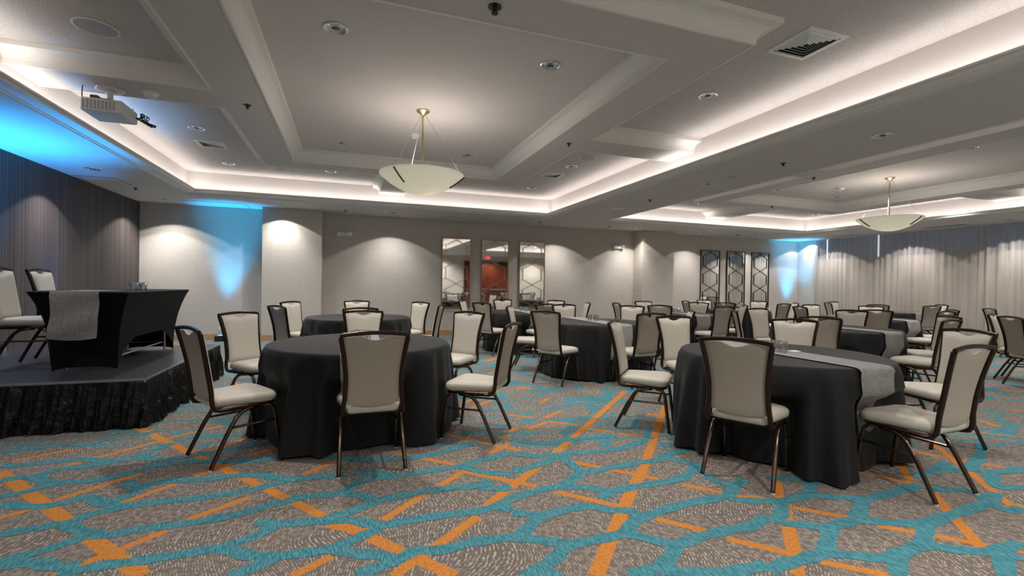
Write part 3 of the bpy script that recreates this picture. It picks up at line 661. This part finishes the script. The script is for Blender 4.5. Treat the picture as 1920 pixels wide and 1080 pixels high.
# ------------------------------------------------------------------ chair
def make_chair():
    t = thing('banquet_chair', '', 'chair')
    def outline(ins, z, n=5):
        out = []
        wf, wb, yf, yb = .228-ins, .174-ins, .235-ins, -.192+ins
        for cx, cy, a0, r in ((wf, yf, 0, .075), (-wf, yf, 90, .075), (-wb, yb, 180, .03), (wb, yb, 270, .03)):
            sx, sy = (1 if cx > 0 else -1), (1 if cy > 0 else -1)
            for k in range(n+1):
                a = R(a0+90*k/n); out.append((cx-sx*r+r*math.cos(a), cy-sy*r+r*math.sin(a), z))
        return out
    b = MB(); b.loops([outline(.012, .408), outline(.0, .418), outline(-.003, .44), outline(.0, .458), outline(.012, .472), outline(.035, .481), outline(.08, .486), outline(.14, .488)])
    b.build('seat', M['vinyl'], t, True)
    ny, nx = 16, 14; Z0, Z1 = .475, .938
    def halfw(z):
        return .165+.036*(max(0, z-.64)/.30)**1.5+.008*max(0, .64-z)/.2
    def yc(z):
        q = max(0, (z-.45)/.5); return -.204-.050*q-.043*q*q
    def grid(face):                                 # face +1 inner, -1 outer
        rows = []
        for i in range(ny+1):
            row = []
            for j in range(nx+1):
                tt = -1+2*j/nx; dip = .030*max(0, math.cos(min(abs(tt)/.42, 1)*PI/2))**1.0+.0
                zt = Z1-.006+.010*(1-tt*tt)-dip; zb = Z0-(.018*(1-tt*tt) if face < 0 else .01*(1-tt*tt))
                z = zb+(zt-zb)*i/ny; hw = halfw(z)
                edge = min(1, (1-abs(tt))*5, (i/ny)*8+.0, (1-i/ny)*8)
                bul = math.sqrt(max(0, 1-(1-edge)**2))
                row.append((hw*tt, yc(z)+.010*(tt*tt)+(.008+.020*bul if face > 0 else -.004-.006*bul), z))
            rows.append(row)
        return rows
    for face, nm, mt in ((1, 'backrest', 'vinyl'), (-1, 'back_panel', 'back_fabric')):
        g_ = grid(face); b = MB()
        if face > 0: g_ = [r[::-1] for r in g_]
        b.loops(g_, False, False, closed=False)
        # side band to the middle plane
        rim = [g_[0][k] for k in range(nx+1)]+[g_[i][nx] for i in range(1, ny+1)]+[g_[ny][k] for k in range(nx-1, -1, -1)]+[g_[i][0] for i in range(ny-1, 0, -1)]
        mid = [(p[0], yc(p[2])+.002+.010*(p[0]/halfw(p[2]))**2, p[2]) for p in rim]
        b.loops([rim, mid], False, False)
        b.build(nm, M[mt], t, True)
    # bronze frame: seat side rail, upright, arched top rail
    def up(s):
        pts = [(s*.200, .06, .396), (s*.200, -.08, .392), (s*.199, -.15, .393), (s*.198, -.188, .402), (s*.195, -.206, .428), (s*.192, -.210, .465)]
        for z in (.52, .6, .68, .76, .84, .90, .935): pts.append((s*(halfw(z)+.015), yc(z), z))
        return pts
    L = up(-1); Rr = up(1)
    arch = [(x, yc(.955)+.006*(1-(x/.21)**2), .947+.016*(1-(abs(x)/.21)**2)) for x in [-.222+.444*i/10 for i in range(11)]]
    b = MB(); b.tube(L, .0165, n=8, ry=.0155, ref=(0, 1, .001), ph=PI/8); b.tube(Rr, .0165, n=8, ry=.0155, ref=(0, 1, .001), ph=PI/8); b.tube(arch, .0125, n=8, ry=.0145, ref=(0, 0, 1), ph=PI/8)
    b.build('back_frame', M['bronze'], t, 50)
    b = MB(); loop = [(-.195, -.15, .398), (-.198, .0, .396), (-.205, .15, .396), (-.19, .195, .396), (-.15, .212, .396), (.15, .212, .396), (.19, .195, .396), (.205, .15, .396), (.198, 0, .396), (.195, -.15, .398)]
    b.tube(loop, .011, n=8, ry=.013); b.tube([(-.195, -.15, .398), (.195, -.15, .398)], .01, n=8)
    b.build('seat_frame', M['bronze'], t, 50)
    for s in (-1, 1):
        b = MB(); b.tube([(s*.196, .10, .384), (s*.198, .03, .378), (s*.200, -.02, .362), (s*.203, -.06, .325), (s*.209, -.12, .22), (s*.217, -.217, .02), (s*.2175, -.222, .008)], .0145, n=10)
        lg = b.build('leg', M['bronze_leg'], t, True)
        b = MB(); b.lathe([(.0, 0), (.014, 0), (.014, .01), (.0, .012)], c=(s*.2175, -.223, 0), n=10); b.build('glide', M['glide'], lg)
        b = MB(); b.tube([(s*.192, .13, .384), (s*.195, .175, .378), (s*.201, .205, .345), (s*.205, .225, .2), (s*.210, .25, .008)], .0145, n=10)
        lg = b.build('leg', M['bronze_leg'], t, True)
        b = MB(); b.lathe([(.0, 0), (.014, 0), (.014, .01), (.0, .012)], c=(s*.210, .251, 0), n=10); b.build('glide', M['glide'], lg)
        b = MB(); b.tube([(s*.203, .215, .262), (s*.207, -.09, .262)], .009, n=8); b.build('stretcher', M['bronze_leg'], t)
    return t
CH = make_chair(); ch_used = [0]
def chair(x, y, deg, label, group, z=0):
    if not ch_used[0]:
        ch_used[0] = 1; CH.location = (x, y, z); CH.rotation_euler = (0, 0, R(deg)); CH['label'] = label; CH['group'] = group; return CH
    return copy_thing(CH, label, (x, y, z), R(deg), group)

# ------------------------------------------------------------------ round tables
TAB = {   # centre, description, runner?, glasses
 'T1': ((.10, 4.41), 'near left table'), 'T2': ((.13, 7.68), 'far left table'), 'T3': ((3.5, 6.3), 'middle table'),
 'T4': ((3.39, 2.96), 'near right table'), 'T5': ((3.32, 8.85), 'table before the gold mirrors'), 'T6': ((6.45, 4.75), 'table behind the near right one'),
 'T7': ((9.41, 6.27), 'table in front of the curtains'), 'T8': ((6.36, 8.0), 'table behind the middle one'),
 'T9': ((9.15, 9.25), 'table by the dark lattice panels'), 'T11': ((12.86, 8.14), 'farthest table touching the curtains'), 'T13': ((9.6, 3.1), 'table beyond the right edge')}
CHAIRS = [('T1','front',0.15,3.50,2),('T1','front left',-0.81,3.94,-57),('T1','back left',-0.88,5.34,-133),('T1','front right',1.06,3.90,54),
('T1','back right',1.12,5.26,130),('T1','back',0.14,5.46,178),('T2','front',0.13,6.68,0),('T2','back',0.12,8.68,-179),('T2','front left',-0.69,7.09,-54),
('T2','back left',-0.69,8.27,-126),('T2','back right',0.95,8.26,125),('T2','front right',1.06,7.31,68),
('T5','back left',2.44,9.33,-119),('T5','front left',2.48,8.30,-57),('T5','back',3.29,9.85,-178),('T5','front',3.31,7.92,-1),('T5','back right',4.14,9.44,126),('T5','front right',4.27,8.53,72),
('T3','back left',2.61,6.79,-119),('T3','back',3.55,7.20,177),('T3','front left',2.59,5.66,-55),('T3','front',3.55,5.25,3),('T3','back right',4.40,6.86,122),('T3','front right',4.45,5.73,59),
('T4','back left',2.62,3.74,-133),('T4','back',3.49,4.18,175),('T4','back right',4.38,3.67,126),('T4','front right',4.76,2.60,75),('T4','front',3.56,2.05,3),('T4','front left',2.61,2.53,-60),
('T8','back left',5.38,8.20,-102),('T8','back',6.43,9.00,176),('T8','front left',5.57,7.37,-51),('T8','back right',7.23,8.50,120),('T8','front',6.36,7.00,0),('T8','front right',7.23,7.50,60),
('T6','back left',5.64,5.32,-125),('T6','front left',5.61,4.26,-60),('T6','back',6.47,5.79,179),('T6','back right',7.52,5.30,117),('T6','front right',7.38,4.18,59),('T6','front',6.55,3.74,6),
('T9','back left',8.19,9.53,-106),('T9','front left',8.33,8.67,-55),('T9','back',9.26,10.25,174),('T9','back right',10.09,9.60,110),('T9','front',9.22,8.25,4),('T9','front right',10.07,8.72,55),
('T7','front left',8.63,5.63,-51),('T7','back left',8.46,6.60,-109),('T7','back',9.53,7.27,173),('T7','back right',10.28,6.80,120),('T7','front',9.37,5.27,-2),('T7','front right',10.19,5.64,51),
('T11','back left',12.01,8.67,-122),('T11','back',12.80,9.14,-176),('T11','front left',11.96,7.70,-64),('T11','front',12.60,7.22,-15),('T11','front right',13.70,7.67,62),
('T13','back left',8.76,3.65,-123),('T13','back',9.35,4.07,-166)]
def fold(th, seed):
    return .40*math.sin(14*th+seed)+.42*math.sin(23*th+2.1*seed)+.3*math.sin(8*th+.7*seed)+.28*math.sin(34*th+seed*3)
def make_cloth_r(cx, cy, seed, chairs):
    lim = []
    for x, y, dg in chairs:                         # a chair pushed in presses the cloth back
        dx, dy = x-cx, y-cy; d = math.hypot(dx, dy); lim.append((math.atan2(dy, dx), d-.25-.018))
    def rad(th, z):
        k = max(0, (.745-z)/.745)
        r = .784+.072*k**1.1+.056*(k**.6)*fold(th, seed)
        r = max(r, .775+.01*k)
        for a, rf in lim:
            dth = (th-a+PI) % (2*PI)-PI; lat = abs(r*math.sin(dth))
            if math.cos(dth) > 0 and lat < .36 and rf < r:
                wz = 1 if z < .50 else max(0, 1-(z-.50)/.09)
                wl_ = 1 if lat < .26 else max(0, 1-(lat-.26)/.10)
                wl_ = wl_*wl_*(3-2*wl_); r = r-(r-rf)*wz*wl_
        return r
    return rad
tbl0 = None
def table(key, seed, runner=True, glasses=4):
    global tbl0
    (cx, cy), desc = TAB[key]
    # the table itself under the cloth
    if tbl0 is None:
        t = thing('round_table', 'round folding table under the black cloth of the '+desc, 'table', (cx, cy, 0), 0, 'round banquet tables')
        b = MB(); b.lathe([(0, .725), (.748, .725), (.755, .735), (.755, .75), (.748, .757), (0, .757)], n=64); b.build('tabletop', M['base_wood'], t, 40)
        for k in range(4):
            a = R(45+90*k); b = MB(); b.tube([(.3*math.cos(a), .3*math.sin(a), .724), (.34*math.cos(a), .34*math.sin(a), 0.0)], .014, n=8); b.build('leg', M['steel'], t)
        tbl0 = t
    else: copy_thing(tbl0, 'round folding table under the black cloth of the '+desc, (cx, cy, 0), R(seed*20), 'round banquet tables')
    rad = make_cloth_r(cx, cy, seed, [(x, y, d) for k, _, x, y, d in CHAIRS if k == key])
    n = 192; b = MB(); L = []
    for r in (.02, .3, .6, .73): L.append([(r*math.cos(2*PI*j/n), r*math.sin(2*PI*j/n), .763) for j in range(n)])
    for r, z in ((.758, .7625), (.768, .757), (.7745, .745)): L.append([(r*math.cos(2*PI*j/n), r*math.sin(2*PI*j/n), z) for j in range(n)])
    for z in (.71, .66, .60, .57, .54, .50, .46, .40, .33, .26, .18, .10, .05, .012):
        L.append([(rad(2*PI*j/n, z)*math.cos(2*PI*j/n), rad(2*PI*j/n, z)*math.sin(2*PI*j/n), z+(.010*(1+math.sin(9*2*PI*j/n+seed)) if z < .02 else 0)) for j in range(n)])
    b.loops([l[::-1] for l in L], True, False)
    b.build('tablecloth', M['cloth'], None, True, (cx, cy, 0), label='floor-length black cloth draped over the '+desc, category='tablecloth', group='black round tablecloths')
    if runner:
        b = MB(); W = .165; nx = 12; rows = []
        path = []
        def side(z): return ('s', z)
        for s in (-1, 1):
            zs = [.30, .36, .42, .48, .52, .56, .60, .66, .71]
            col = []
            for z in (zs if s < 0 else zs[::-1]):
                row = []
                for j in range(nx+1):
                    x = -W+2*W*j/nx; xw = x*(1+.04*math.sin(z*9)); y = .8
                    for _ in range(6):
                        th = math.atan2(s*y, xw); rr_ = max(rad(th+dt, z) for dt in (-.02, 0, .02))+.012; y = math.sqrt(max(rr_*rr_-xw*xw, .01))
                    if z < .31: zz = z+.012*math.sin(j*1.1)
                    else: zz = z
                    row.append((xw, s*y, zz))
                col.append(row)
            top = []
            for yy, zz in ((.80, .742), (.788, .761), (.765, .770), (.74, .7715), (.4, .7712), (0.02, .771)):
                row = []
                for j in range(nx+1):
                    x = -W+2*W*j/nx; sc = math.sqrt(max(yy*yy-x*x, .0)) if yy > .7 else yy
                    row.append((x, s*sc, zz))
                top.append(row)
            rows += (col+top) if s < 0 else (top[::-1]+col)
        b.loops([r[::-1] for r in rows], False, False, closed=False)
        b.build('table_runner', M['burlap'], None, True, (cx, cy, 0), label='grey burlap runner across the '+desc, category='table runner', group='grey burlap runners')
    return rad
GL = None
def glass(x, y, z, label, group):
    global GL
    if GL is None:
        b = MB(); b.lathe([(0, .0), (.028, 0), (.030, .004), (.036, .088), (.034, .088), (.0285, .012), (0, .010)], n=20)
        GL = b.build('drinking_glass', M['glass'], None, True, (x, y, z), label=label, category='glass', group=group); return
    c = GL.copy(); COL.objects.link(c); c.location = (x, y, z); c['label'] = label; c['group'] = group
seeds = {'T1': 1.3, 'T2': 2.2, 'T3': 3.9, 'T4': 4.4, 'T5': 5.1, 'T6': 6.6, 'T7': 7.7, 'T8': 8.3, 'T9': 9.2, 'T11': 10.5, 'T13': 11.1}
for k in TAB:
    table(k, seeds[k], runner=True)
    (cx, cy), desc = TAB[k]
    for gx, gy in ((-.06, .02), (.02, -.05), (.05, .04), (-.02, .10)) if k != 'T13' else ():
        if k in ('T1', 'T2', 'T3', 'T4', 'T5', 'T8', 'T6'):
            glass(cx+gx-(.03 if k == 'T4' else 0), cy+gy, .772, 'clear glass tumbler in the cluster on the '+desc, 'tumblers on the '+desc)
b = MB(); b.box((-.045, -.03, 0), (.045, .03, .001)); b.add([(-.04, -.028, .001), (.04, -.028, .001), (.03, .02, .006), (-.03, .02, .006)], [(0, 1, 2, 3)])
b.build('notepad', M['paper'], None, False, (3.53, 2.93, .772), label='small white paper beside the glasses on the near right table', category='paper')
where = {'front': 'at the front of the ', 'back': 'facing us behind the ', 'front left': 'at front left of the ', 'back left': 'at back left of the ',
         'front right': 'at front right of the ', 'back right': 'at back right of the '}
for k, pos, x, y, dg in CHAIRS:
    chair(x, y, dg, 'beige banquet chair '+where[pos]+TAB[k][1], 'chairs around the '+TAB[k][1])
chair(12.45, 5.6, -130, 'beige banquet chair standing alone against the curtains at far right', 'chairs by the right edge')

# ------------------------------------------------------------------ stage
SX0, SX1, SY0, SY1, SZ = -4.10, -1.69, 4.92, 7.36, .42
st = thing('stage', 'low black portable stage with pleated skirt and silver edge', 'stage', ((SX0+SX1)/2, (SY0+SY1)/2, 0))
ox, oy = (SX0+SX1)/2, (SY0+SY1)/2
b = MB(); b.box((SX0-ox, SY0-oy, SZ-.06), (SX1-ox, SY1-oy, SZ)); b.build('deck', M['deck'], st)
b = MB(); b.box((SX0-ox, SY0-oy-.008, SZ-.03), (SX1-ox+.008, SY0-oy, SZ+.006)); b.box((SX1-ox, SY0-oy, SZ-.03), (SX1-ox+.008, SY1-oy, SZ+.006)); b.build('edge_trim', M['steel'], st)
b = MB(); path = []
for i in range(220): path.append((SX0+(SX1-SX0-.03)*i/219, SY0-.012, 0, -1))
for i in range(9): a = R(-90+90*i/8); path.append((SX1-.03+.042*math.cos(a), SY0+.03+.042*math.sin(a), math.cos(a), math.sin(a)))
for i in range(220): path.append((SX1+.012, SY0+.03+(SY1-SY0)*i/219, 1, 0))
L = []
for q in (0, .08, .2, .35, .5, .65, .8, .92, 1):
    row = []
    for i, (x, y, nx_, ny_) in enumerate(path):
        am = .006+.062*q**.8; f_ = .5+.28*math.sin(i*.42+q)+.25*math.sin(i*.23+2)+.24*math.sin(i*.81+q*4)+.2*math.sin(i*1.37+q*7)+.15*math.sin(i*2.1+q*3)
        row.append((x-ox+nx_*am*f_, y-oy+ny_*am*f_, (SZ-.02)*(1-q)+.004+(.012*abs(math.sin(i*.2)) if q == 1 else 0)))
    L.append(row)
b.loops(L, False, False, closed=False); b.build('stage_skirt', M['skirting'], st, True)
# spandex covered table on the stage
TX0, TX1, TY0, TY1, TZ = -2.74, -1.98, 5.36, 7.12, 1.17
tc_ = thing('rectangular_table', 'rectangular table in a fitted black spandex cover on the stage', 'table', ((TX0+TX1)/2, (TY0+TY1)/2, SZ)); hx, hy, hz = (TX1-TX0)/2, (TY1-TY0)/2, TZ-SZ
b = MB(); n1, n2 = 20, 36; per = []
for i in range(n1): per.append((-1+2*i/n1, -1))
for i in range(n2): per.append((1, -1+2*i/n2))
for i in range(n1): per.append((1-2*i/n1, 1))
for i in range(n2): per.append((-1, 1-2*i/n2))
L = [[(0, 0, hz)]*len(per), [(p*hx*.97, q*hy*.98, hz+.001) for p, q in per], [(p*hx, q*hy, hz-.006) for p, q in per]]
for k in range(1, 13):
    v = k/12; row = []
    for p, q in per:
        long_side = abs(abs(p)-1) < 1e-6 and abs(q) < 1
        m_ = 1-(q*q if long_side else p*p)          # 0 at the corners, 1 mid side
        arch_ = (.27 if long_side else .03)*min(1, m_*1.25)**.6
        z = hz-(hz-arch_)*v; dep = (hz-z)/hz
        ins = .13*(1-(1-dep)**2.4)
        ex_ = .02*m_*math.sin(dep*PI)
        row.append((p*(hx-ins)-(ex_*p if long_side else 0), q*(hy-ins)-(0 if long_side else ex_*q), z+.003))
    L.append(row)
b.loops(L, False, False); b.build('table_cover', M['spandex'], tc_, 60)
for sy in (-1, 1):
    for sx in (-1, 1):
        b = MB(); b.tube([(sx*(hx-.19), sy*(hy-.24), .0), (sx*(hx-.19), sy*(hy-.24), .3), (sx*(hx-.19), sy*(hy-.24), hz-.03)], .013, n=8); b.build('leg', M['steel'], tc_)
    b = MB(); b.tube([(-(hx-.19), sy*(hy-.24), .11), (hx-.19, sy*(hy-.24), .11)], .011, n=8); b.build('crossbar', M['steel'], tc_)
b = MB(); b.tube([(hx-.19, -hy+.24, .11), (hx-.19, hy-.24, .11)], .009, n=8); b.build('crossbar', M['steel'], tc_)
# runner over the near end of the stage table
b = MB(); rows = []
for k in range(10):
    rows.append([(-.18+.36*j/10, .6-k*.6/9, .004) for j in range(11)])
for k in range(1, 12):
    q = k/11; rows.append([(-.18+.36*j/10+(.01*math.sin(q*5)), -.014-.022*math.sin(q*9+j*.35)*q**.5*.7, -.43*q-.02*q*math.sin(j/10*PI)) for j in range(11)])
b.loops([r[::-1] for r in rows], False, False, closed=False)
b.build('table_runner', M['burlap'], None, True, ((TX0+TX1)/2-.03, TY0, TZ), label='grey burlap runner hanging over the near end of the stage table', category='table runner')
for gx, gy in ((-2.16, 5.95), (-2.11, 6.06), (-2.2, 6.1), (-2.07, 5.93)): glass(gx, gy, TZ+.003, 'clear glass tumbler on the black stage table', 'tumblers on the stage table')
chair(-2.97, 5.95, -90, 'beige banquet chair on the stage, cut by the left photo edge', 'two chairs on the stage', SZ)
chair(-2.97, 6.62, -88, 'beige banquet chair on the stage half hidden by the black table', 'two chairs on the stage', SZ)
